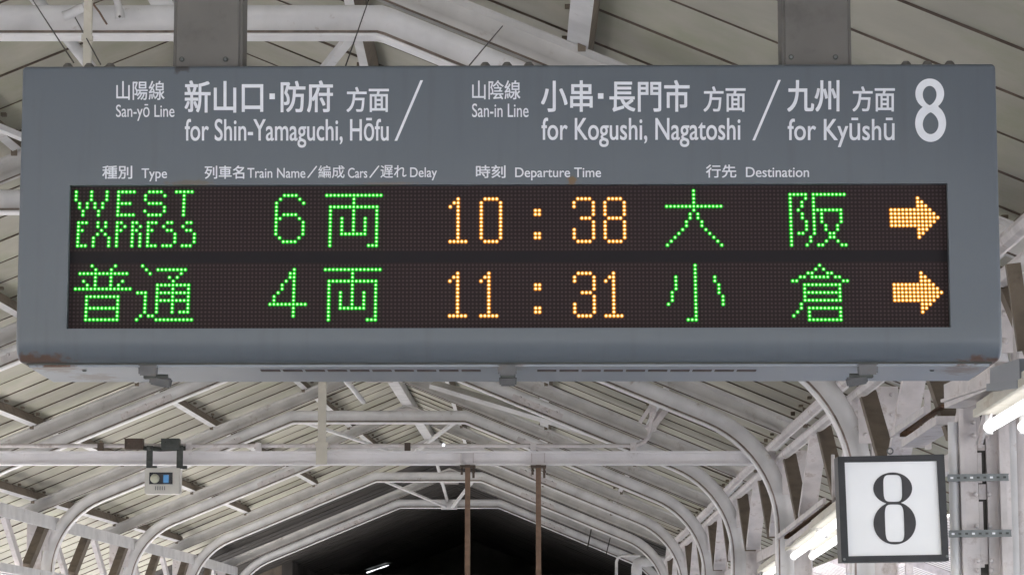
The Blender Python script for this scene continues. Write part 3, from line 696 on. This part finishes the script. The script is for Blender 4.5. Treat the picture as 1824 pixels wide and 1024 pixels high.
# ---- printed lettering
def text_polys(body, off):
    c = bpy.data.curves.new('lettering', 'FONT'); c.body = body; c.offset = off; c.resolution_u = 6
    o = bpy.data.objects.new('lettering', c); COL.objects.link(o)
    dg = bpy.context.evaluated_depsgraph_get(); dg.update()
    me = bpy.data.meshes.new_from_object(o.evaluated_get(dg)); bpy.data.objects.remove(o); bpy.data.curves.remove(c)
    return me
def put_text(body, x0, x1, y0, y1, off=0., label=None):
    me = text_polys(body, 0)
    vs = [v.co.copy() for v in me.vertices]; fs = [tuple(p.vertices) for p in me.polygons]
    ax, bx, ay, by = min(v.x for v in vs), max(v.x for v in vs), min(v.y for v in vs), max(v.y for v in vs)
    em = (y1 - y0) / (by - ay) * off * 1.0           # stroke gain in photo pixels
    sx_ = (x1 - x0 - 2 * em) / (bx - ax); sy_ = (y1 - y0 - 2 * em) / (by - ay)
    V, Fc = [], []
    for q, (dx, dy) in enumerate(((-1, -1), (1, -1), (-1, 1), (1, 1), (0, 0)) if off else ((0, 0),)):
        n0 = len(V)
        for v in vs:
            x, z = bp(x0 + em + (v.x - ax) * sx_ + dx * em, y1 - em - (v.y - ay) * sy_ + dy * em); V.append((x, -.0010 - .0003 * q, z))
        Fc += [tuple(n0 + k for k in f) for f in fs]
    bpy.data.meshes.remove(me)
    me = bpy.data.meshes.new('printed_lettering'); me.from_pydata(V, [], Fc); me.materials.append(M['letter'])
    o = bpy.data.objects.new('printed_lettering', me); COL.objects.link(o); o.parent = board
    return o
TXT = [
 ("山陽線", 207.3, 293.3, 144.6, 178.8, .007), ("San-yō Line", 206.8, 310.9, 186.0, 215.9, .004),
 ("新山口", 328.8, 469, 144, 201.3, .013), ("防府", 500, 593.2, 144, 200.9, .013), ("方面", 617.2, 692.8, 155.4, 200.3, .012),
 ("for Shin-Yamaguchi, Hōfu", 329.4, 692.4, 210.5, 263.6, .007),
 ("種別", 182.3, 235.7, 295.4, 319, .013), ("Type", 252.3, 297.6, 300.3, 323.4, .007),
 ("列車名", 364.6, 435.3, 295.4, 319, .013), ("Train Name", 440.7, 544, 299.6, 317.4, .007), ("編成", 567, 613.9, 295, 317.7, .007),
 ("Cars", 619.8, 654.3, 299.3, 317.3, .007), ("遅れ", 677.8, 724, 294.6, 317.2, .007), ("Delay", 730.5, 778.4, 298.6, 321.6, .007),
 ("山陰線", 841, 927, 143.7, 177.9, .007), ("San-in Line", 840.9, 941.5, 185.0, 209.3, .004),
 ("小串", 963.6, 1055.7, 143.7, 199.9, .013), ("長門市", 1085.4, 1228.4, 143.3, 199.8, .013), ("方面", 1253, 1328, 154.4, 199.8, .012),
 ("for Kogushi, Nagatoshi", 964.5, 1318.8, 210.2, 262.4, .007),
 ("時刻", 847.7, 900.5, 294.5, 317.5, .013), ("Departure Time", 917.7, 1070.6, 298.8, 321.6, .007),
 ("行先", 1257.3, 1311.6, 293.7, 317, .013), ("Destination", 1328.6, 1441.1, 298.0, 316, .007),
 ("九州", 1402, 1495.2, 143.3, 199.8, .013), ("方面", 1518.3, 1593.9, 154.4, 199.4, .012), ("for Kyūshū", 1403, 1593.3, 210.2, 262.6, .007),
]
for a in TXT: put_text(*a)
def poly_part(polys, name, label=None):
    b = MB()
    for pl in polys: b.face([Vector((*[bp(u, v)[0]], -.0012, bp(u, v)[1])) for u, v in pl])
    o = b.build(name, M['letter'], board)
    if label: o['label'] = label
    return o
for pl in ([(748.8, 143.6), (753.6, 143.6), (707.6, 251.2), (702.8, 251.2)], [(1386, 143), (1390.8, 143), (1344.9, 250.6), (1340, 250.6)],
           [(547, 316.6), (549.2, 317.6), (565.2, 296.6), (563.2, 295.6)], [(657.5, 316.4), (659.7, 317.4), (676, 296.2), (674, 295.2)]): poly_part([pl], 'printed_slash')
for pl in ([(480.1, 167.1), (489.7, 167.1), (489.7, 177.3), (480.1, 177.3)], [(1065.1, 166.7), (1074.9, 166.7), (1074.9, 176.5), (1065.1, 176.5)]): poly_part([pl], 'printed_dot')

def fill_outline(loops):              # loops of (x, y): first outer, rest holes -> mesh
    c = bpy.data.curves.new('outline', 'CURVE'); c.dimensions = '2D'; c.fill_mode = 'FRONT'
    for lp in loops:
        s = c.splines.new('POLY'); s.points.add(len(lp) - 1); s.use_cyclic_u = True
        for q, (x, y) in zip(s.points, lp): q.co = (x, y, 0, 1)
    o = bpy.data.objects.new('outline', c); COL.objects.link(o)
    dg = bpy.context.evaluated_depsgraph_get(); dg.update()
    me = bpy.data.meshes.new_from_object(o.evaluated_get(dg)); bpy.data.objects.remove(o); bpy.data.curves.remove(c); return me
def sup(cx, cy, rx, ry, e=2., n=48, t0=0):
    out = []
    for k in range(n):
        t = 2 * math.pi * k / n; c, s = math.cos(t), math.sin(t)
        out.append((cx + rx * math.copysign(abs(c) ** (2 / e), c), cy + ry * math.copysign(abs(s) ** (2 / e), s)))
    return out
def two_bowls(c1, r1, c2, r2, n=64):  # outer outline of an 8: union of two ellipses (y down)
    def inside(p, c, r): return ((p[0] - c[0]) / r[0]) ** 2 + ((p[1] - c[1]) / r[1]) ** 2 < 1
    up = [(c1[0] + r1[0] * math.cos(t), c1[1] + r1[1] * math.sin(t)) for t in [math.pi / 2 + 2 * math.pi * (k + .5) / n for k in range(n)]]
    lo = [(c2[0] + r2[0] * math.cos(t), c2[1] + r2[1] * math.sin(t)) for t in [-math.pi / 2 + 2 * math.pi * (k + .5) / n for k in range(n)]]
    up = [p for p in up if not inside(p, c2, r2)]; lo = [p for p in lo if not inside(p, c1, r1)]
    return up + lo
# big 8 of the board (zoomed photo coordinates -> pixels)
k8 = lambda p: (1380 + p[0] / 5.12, 130 + p[1] / 5.12)
outer = two_bowls((1413, 192), (131, 138), (1421, 460), (141, 171))
def tear(cx, cy, rx, ru, rd, pu, pd, n=48):
    out = []
    for k in range(n):
        t = 2 * math.pi * k / n; c, s = math.cos(t), math.sin(t)
        if s < 0: out.append((cx + rx * math.copysign(abs(c) ** pu, c), cy + ru * s))
        else: out.append((cx + rx * math.copysign(abs(c) ** pd, c), cy + rd * s))
    return out
me = fill_outline([[k8(p) for p in outer], [k8(p) for p in tear(1412, 200, 63, 79, 97, 1, 1.45)], [k8(p) for p in tear(1421, 470, 72, 108, 90, 1.45, 1)]])
for v in me.vertices: x, z = bp(v.co.x, v.co.y); v.co = Vector((x, -.0012, z))
me.materials.clear(); me.materials.append(M['letter'])
o = bpy.data.objects.new('printed_numeral', me); COL.objects.link(o); o.parent = board

# ------------------------------------------------------------------ stay wires, thin pole, bits above the board
for (a, e, lab) in (((50, -12), (131, 112), "thin dark stay wire at the far left above the board"), ((134, 32), (179, 115), "short thin stay wire beside the cream pole"),
                    ((661, -12), (616, 117), "thin dark stay wire crossing the flat beam's right bend"), ((895, 47), (836, 117), "thin dark stay wire above the board's middle")):
    b = MB(); b.tube([P(*a, 10.6), P(*e, 7.55)], .0022, 6); tag(b.build('stay_wire', M['wire']), lab, 'wire', 'stay wires above the board')
p = P(156.5, 60, 9.0); b = MB(); b.box((p.x, 9.0, 2.45), (.026, .026, 1.7)); b.box((p.x, 9.0, 3.28), (.09, .09, .02)); b.box((p.x, 8.99, 2.1), (.034, .034, .02))
tag(b.build('thin_pole', M['cream']), "thin cream pole rising behind the board's left end", 'pole')
b = MB(); b.tube([P(202, -20, 11.75), P(214, 22, 11.75)], .016, 10); b.tube([P(212, 18, 11.75), P(214, 34, 11.75)], .022, 12); b.dome(P(213, 30, 11.72), .006, .002, (0, -1, 0), 8, 1)
tag(b.build('pipe_stub', [M['white'], M['wire']], None, 60), "white open pipe stub on the nearest truss left of the board's hanger", 'pipe')
b = MB(); b.tube([P(166, 8, 11.7), P(170, 13, 11.7), P(177, 22, 11.7), P(184, 34, 11.72), P(190, 43, 11.78)], .005, 6)
tag(b.build('loose_cable', M['rod']), "short loose cable curling over the nearest truss beside the thin pole", 'cable')
b = MB(); b.tube([P(113, 29, 11.75), P(122, 26, 11.75), P(152, 12, 11.7)], .02, 10); b.tube([P(110, 24, 11.75), P(124, 24, 11.75)], .008, 6)
tag(b.build('pipe_branch', M['white'], None, 60), "white pipe branch lying on the nearest truss left of the thin pole", 'pipe')

# ------------------------------------------------------------------ number box beside the column
Yn = 11.45
def np_(u, v, Y=Yn): return P(u, v, Y)
l2 = tuple(np_(1590, 906))
nb = thing('number_box', "square white box sign with a black frame and a big black 8", 'sign', l2)
def plate(name, quad, y0, y1, m, inner=None):
    b = MB()
    f = [np_(u, v, Yn + y0) for u, v in quad]; k = [p + Vector((0, y1 - y0, 0)) for p in f]
    b.face(f); b.face(k)
    for i in range(4): b.face([f[i], f[(i + 1) % 4], k[(i + 1) % 4], k[i]])
    return shift(b, l2).build(name, m, nb)
QO = [(1492, 813), (1682, 808.5), (1690.5, 998), (1499, 1000.5)]; QI = [(1504.5, 823), (1669, 820.5), (1678, 987), (1511.5, 990)]
b = MB()
fo = [np_(*q) for q in QO]; fi = [np_(*q) for q in QI]; fo2 = [p + Vector((0, .13, 0)) for p in fo]; fi2 = [p + Vector((0, .02, 0)) for p in fi]
for i in range(4):
    j = (i + 1) % 4; b.face([fo[i], fo[j], fi[j], fi[i]]); b.face([fo[i], fo[j], fo2[j], fo2[i]]); b.face([fi[i], fi[j], fi2[j], fi2[i]])
b.face(fo2); shift(b, l2).build('frame', M['blk'], nb)
b = MB(); b.face([p + Vector((0, .012, 0)) for p in fi]); shift(b, l2).build('face_panel', M['panelw'], nb)
k9 = lambda p: (1480 + p[0] / 5.02, 820 + p[1] / 5.02)
outer = two_bowls((553, 247), (174, 142), (571, 558), (190, 190))
h1 = sup(553, 247, 83, 120, 4.2); h2 = sup(570, 558, 85, 167, 4.6)
h1 = [(x + (y - 247) * .035, y) for x, y in h1]; h2 = [(x + (y - 558) * .035, y) for x, y in h2]
me = fill_outline([[k9(p) for p in outer], [k9(p) for p in h1], [k9(p) for p in h2]])
for v in me.vertices: v.co = np_(v.co.x, v.co.y, Yn + .0095) - Vector(l2)
me.materials.clear(); me.materials.append(M['ink']); o = bpy.data.objects.new('numeral', me); COL.objects.link(o); o.parent = nb
b = MB(); rc = np_(1585.5, 803, Yn + .06); rr = .012
b.tube([rc + Vector((rr * math.cos(t), 0, rr * math.sin(t))) for t in [2 * math.pi * k / 14 for k in range(15)]], .0032, 6); shift(b, l2).build('eye_ring', M['galv'], nb, 60)
b = MB()
for u, v in ((1506, 995.5), (1689, 990)): b.dome(np_(u - 2, v, Yn - .001), .006, .005, (0, -1, 0), 8)
shift(b, l2).build('screws', M['galv'], nb)
b = MB(); b.box(np_(1668, 905, Yn + .17), (.05, .08, .34)); shift(b, l2).build('mounting_bracket', M['blk'], nb)

# ------------------------------------------------------------------ near column cladding (pipes, straps)
Yc = 11.7
b = MB(); b.tube([P(1697, 752, Yc), P(1703, 1040, Yc)], .022, 12)
lp = b
tag(lp.build('downpipe', M['plas'], None, 60), "smooth white plastic pipe strapped to the left of the near column", 'pipe')
b = MB()
u_at = lambda u, v: P(u + (v - 850) * .028, v, Yc)
def vstrip(u0, u1, v0, v1, y, dep, m_i=0):
    a = P((u0 + u1) / 2 + (v0 - 850) * .03, v0, Yc + y); e = P((u0 + u1) / 2 + (v1 - 850) * .03, v1, Yc + y)
    b.beam(a, e, (u1 - u0) * Yc / F, dep, Vector((0, 1, 0)), mi=m_i)
l2 = tuple(P(1750, 1024, Yc)); l2 = (l2[0], l2[1], FLOOR)
cl = thing('column_casing', "flaking white riveted column at the right, two channels with a slotted gap", 'column', l2)
for (u0, u1, y, d) in ((1709, 1717, -.01, .06), (1717, 1741, .03, .03), (1757, 1779, .03, .03), (1779, 1790, -.01, .06), (1790, 1799, .02, .03)):
    b = MB(); vstrip(u0, u1, 660, 1100, y, d); shift(b, l2).build('channel', M['white2'], cl)
b = MB(); vstrip(1741, 1757, 660, 1100, .045, .01, 0); shift(b, l2).build('gap_dark', M['wire'], cl)  # black strip stands for the dark of the open gap
b = MB()
for v0, v1 in ((660, 742), (788, 806), (858, 893), (942, 1008)): vstrip(1742.5, 1755.5, v0 + 4, v1 - 4, .035, .012)
for v0, v1 in ((742, 792), (806, 860), (893, 945), (955, 1010)):
    vstrip(1742, 1749, v0, v1, .03, .012)
shift(b, l2).build('batten_plate', M['white2'], cl)
b = MB()
for v in (700, 752, 776, 880, 936, 998, 1015):
    for du in (-12, 12): b.dome(P(1749 + du + (v - 850) * .03, v, Yc), .011, .012, (0, -1, 0), 8)
shift(b, l2).build('rivets', M['white2'], cl, 60)
for v, u0, u1, lab in ((851, 1688, 1796, "upper galvanised slotted strap around the near column"), (950.5, 1690, 1801, "lower galvanised slotted strap around the near column")):
    b = MB(); a, e = P(u0, v, Yc - .06), P(u1, v - 1.5, Yc - .06)
    b.beam(a, e, .012, 12 * Yc / F)
    for k in range(9):
        c = a.lerp(e, (k + .6) / 9.2); b.box(c + Vector((0, -.007, 0)), (.012, .002, .008), mi=1 if k % 3 == 0 else 2)
    for zz in (-1, 1): b.beam(a + Vector((0, -.006, zz * 5.4 * Yc / F)), e + Vector((0, -.006, zz * 5.4 * Yc / F)), .018, .004)
    tag(b.build('strap', [M['galv'], M['panelw'], M['dkgrey']]), lab, 'strap', 'slotted straps on the near column')
# lamp arm on the near column
l2 = tuple(P(1705, 716, 11.55))
ar = thing('lamp_arm', "white slanted steel arm with rusty end leaving the near column towards the lamp", 'bracket', l2)
b = MB(); b.beam(P(1700, 706, 11.62), P(1792, 666, 10.9), .09, .10); b.beam(P(1700, 714, 11.60), P(1800, 682, 10.85), .12, .012); shift(b, l2).build('arm', M['white2'], ar)
b = MB(); b.beam(P(1786, 676, 10.86), P(1840, 660, 10.2), .10, .09); b.beam(P(1784, 690, 10.8), P(1840, 684, 10.2), .12, .03); shift(b, l2).build('arm_box', M['bpanel'], ar)
b = MB(); b.box(P(1786, 668, 10.83), (.05, .06, .045)); b.box(P(1783, 680, 10.82), (.02, .05, .05)); shift(b, l2).build('rusty_clip', M['rust'], ar)
b = MB(); b.beam(P(1764, 708, 11.3), P(1744, 790, 11.6), .03, .012, Vector((0, 1, 0))); b.beam(P(1775, 706, 11.2), P(1745, 792, 11.56), .012, .03, Vector((0, 1, 0))); shift(b, l2).build('stay', M['white2'], ar)
b = MB(); b.beam(P(1804, 470, 10.3), P(1826, 624, 10.3), .055, .03, Vector((0, 1, 0))); 
tag(b.build('slanting_bar', M['brown']), "brown slanting bar at the frame's right edge beside the board", 'bar')

# ------------------------------------------------------------------ fluorescent lamps
def lamp(a, e, label, w=.22, tr=.022):  # a = far end, e = near end (centre line under the reflector)
    a, e = Vector(a), Vector(e); d = (e - a).normalized(); x = Vector((d.y, -d.x, 0)).normalized() * (1 if d.y < 0 else 1)
    l2 = tuple(a); t = thing('fluorescent_lamp', label, 'lamp', l2, 'fluorescent lamps under the right eave')
    up = Vector((0, 0, 1))
    b = MB(); b.beam(a + up * .075, e + up * .075, w, .05); b.beam(a + up * .055 - x * w * .52, e + up * .055 - x * w * .52, .02, .03); b.beam(a + up * .055 + x * w * .52, e + up * .055 + x * w * .52, .02, .03)
    shift(b, l2).build('reflector', M['cream'], t)
    for s in (-1, 1):
        b = MB(); b.tube([a + x * s * w * .29, e + x * s * w * .29], tr, 12); shift(b, l2).build('tube', M['tube'], t, 60)
        b = MB()
        for q in (a, e): b.tube([q + x * s * w * .29 + up * .06, q + x * s * w * .29 - up * .03], .016, 8)
        shift(b, l2).build('lamp_holder', M['plas'], t, 60)
    b = MB(); b.beam(a + up * .11 + d * .1, e + up * .11 - d * .1, .07, .04); b.tube([a + up * .1 + d * .3, a + up * .5 + d * .3], .012, 8); shift(b, l2).build('ballast_box', M['white2'], t)
    return t
lamp(P(1792, 760, 11.35), P(1792, 760, 11.35) + Vector((-.05, -2.4, 0)) , "lit twin tube lamp at the right edge beside the near column", .24, .024)
a2 = P(1430, 990, 21.0); lamp(a2, a2 + Vector((-.05, -2.6, .04)), "lit twin tube lamp seen just left of the number box", .24, .026)
a3 = P(1478, 954, 18.0); lamp(a3, a3 + Vector((-.05, -2.6, .04)), "lit twin tube lamp mostly hidden behind the number box", .24, .026)
a4 = P(1375, 1027, 25.7); lamp(a4, a4 + Vector((-.04, -2.6, .04)), "lit twin tube lamp peeping up at the frame's bottom beside a curved leg", .24, .027)
# trays and brackets that carry the lamps along the right column line
for (u0, v0, Y0, u1, v1, Y1, lab) in ((1413, 968, 20.6, 1500, 905, 17.6, "rusty edged white tray above the lamp left of the number box"), (1625, 790, 14.8, 1690, 748, 13.2, "white tray with rusty edge above the number box")):
    b = MB(); A, E_ = P(u0, v0, Y0), P(u1, v1, Y1)
    b.beam(A, E_, .12, .04); b.beam(A + Vector((-.11, 0, .05)), E_ + Vector((-.11, 0, .05)), .02, .035); b.beam(A + Vector((-.02, 0, .07)), E_ + Vector((-.02, 0, .07)), .03, .015, mi=1)
    b.beam(A + Vector((.1, .1, -.02)), A + Vector((.1, .1, .3)), .03, .05)
    b.box(A + Vector((0, -.05, .06)), (.14, .05, .05), mi=1)
    tag(b.build('cable_tray', [M['white2'], M['rust']]), lab, 'tray', 'trays along the right column line')

# ------------------------------------------------------------------ drain pipe at the far right leg
b = MB(); Yd = 43.6
b.tube([P(1134, 1060, Yd), P(1134, 1010, Yd), P(1136, 1002, Yd), P(1143, 999, Yd), P(1186, 997, Yd)], .085, 12)
b.tube([P(1098, 1060, Yd - .3), P(1098, 1000, Yd - .3), P(1101, 992, Yd - .3), P(1108, 989, Yd - .3), P(1140, 989, Yd - .3)], .022, 8)
tag(b.build('drain_pipe', M['white'], None, 60), "thick white elbow pipe with a thin one beside it at the far right leg", 'pipe')
for u, v0, u1, v1 in ((1053, 943, 1045, 978), (1087, 958, 1079, 990)):
    pass
b = MB(); b.tube([P(1053, 942, 44.3), P(1046, 978, 44.3)], .012, 6); b.tube([P(1087, 957, 44.3), P(1079, 989, 44.3)], .009, 6)
tag(b.build('loose_cable', M['wire']), "dark cable loops hanging over the farthest truss's right slope", 'cable')

# ------------------------------------------------------------------ dark building at the far end, coloured as unlit
l2 = (0, 60, FLOOR)
dk = thing('unlit_hall', "soot black footbridge hall closing the far end of the platform", 'building', l2)
xa = P(512, 960, 52).x
b = MB(); b.box(((xa + 3.2) / 2, 71, 2.5), (3.2 - xa, .4, 9)); b.box((xa, 61.5, .3), (.2, 19, 3.7)); b.box((3.3, 61.5, .3), (.2, 19, 3.7)); shift(b, l2).build('wall', M['unlitblk'], dk)
for k in range(5):
    y = 54 + 3.4 * k; b = MB(); b.beam((xa + .2, y, 1.9), (3.1, y, 1.9), .06, .14); shift(b, l2).build('tie_beam', M['darkroof'], dk)
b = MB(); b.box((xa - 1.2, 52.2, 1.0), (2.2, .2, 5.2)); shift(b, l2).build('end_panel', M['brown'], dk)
A, E_ = P(654, 1019, 60), P(692, 1006, 57); l2 = tuple(A)
fl = thing('fluorescent_lamp', "small bright slanting lamp far off in the black opening", 'lamp', l2)
b = MB(); b.tube([A, A.lerp(E_, .32)], .015, 8, r2=.012); b.tube([A.lerp(E_, .32), A.lerp(E_, .62)], .007, 8); b.tube([A.lerp(E_, .62), A.lerp(E_, .9)], .012, 8); b.tube([A.lerp(E_, .9), E_], .006, 8)
shift(b, l2).build('tube', M['tubefar'], fl, 60)
b = MB(); b.beam(A + Vector((0, 0, .07)), E_ + Vector((0, 0, .06)), .12, .02); shift(b, l2).build('reflector', M['dkgrey'], fl)

# ------------------------------------------------------------------ neighbouring canopies on both sides
def canopy(x0, xm, x1, ze, zr, label):
    l2 = (xm, 40, FLOOR); t = thing('neighbouring_canopy', label, 'canopy', l2, None)
    for a, z_a, e, z_e in ((x0, ze, xm, zr), (xm, zr, x1, ze)):
        b = MB(); y = 0.
        while y < 125:
            b.face([(a, y, z_a), (e, y, z_e), (e, y + .6, z_e + .012), (a, y + .6, z_a + .012)]); b.face([(a, y, z_a), (e, y, z_e), (e, y, z_e + .03), (a, y, z_a + .03)], 1); y += .6
        b.face([(a, 0, z_a + .06), (e, 0, z_e + .06), (e, 125, z_e + .06), (a, 125, z_a + .06)], 1)
        shift(b, l2).build('roof_slope', [M['slat'], M['joint']], t)
    for k in range(12):
        y = 6 + 9.3 * k; b = MB()
        for a, z_a in ((x0, ze), (x1, ze)): b.beam((a, y, z_a - .12), (xm, y, zr - .12), .08, .2)
        for xx in (x0 + (xm - x0) * .45, x1 + (xm - x1) * .45): b.beam((xx, y, FLOOR), (xx, y, ze + (zr - ze) * .45 - .2), .14, .14)
        shift(b, l2).build('frame', M['white2'], t)
    b = MB()
    for f in (.02, .35, .7):
        for s0 in (x0, x1): b.beam((s0 + (xm - s0) * f, 0, ze + (zr - ze) * f - .05), (s0 + (xm - s0) * f, 125, ze + (zr - ze) * f - .05), .09, .09)
    shift(b, l2).build('purlins', M['white2'], t)
    return t
canopy(5.3, 10.2, 15.1, 2.15, 3.9, "white boarded canopy of the next platform, seen beyond the near column")
canopy(-9.3, -14.2, -19.1, 2.1, 3.9, "white boarded canopy of the next platform, seen through the left girder")
bpy.context.view_layer.update()
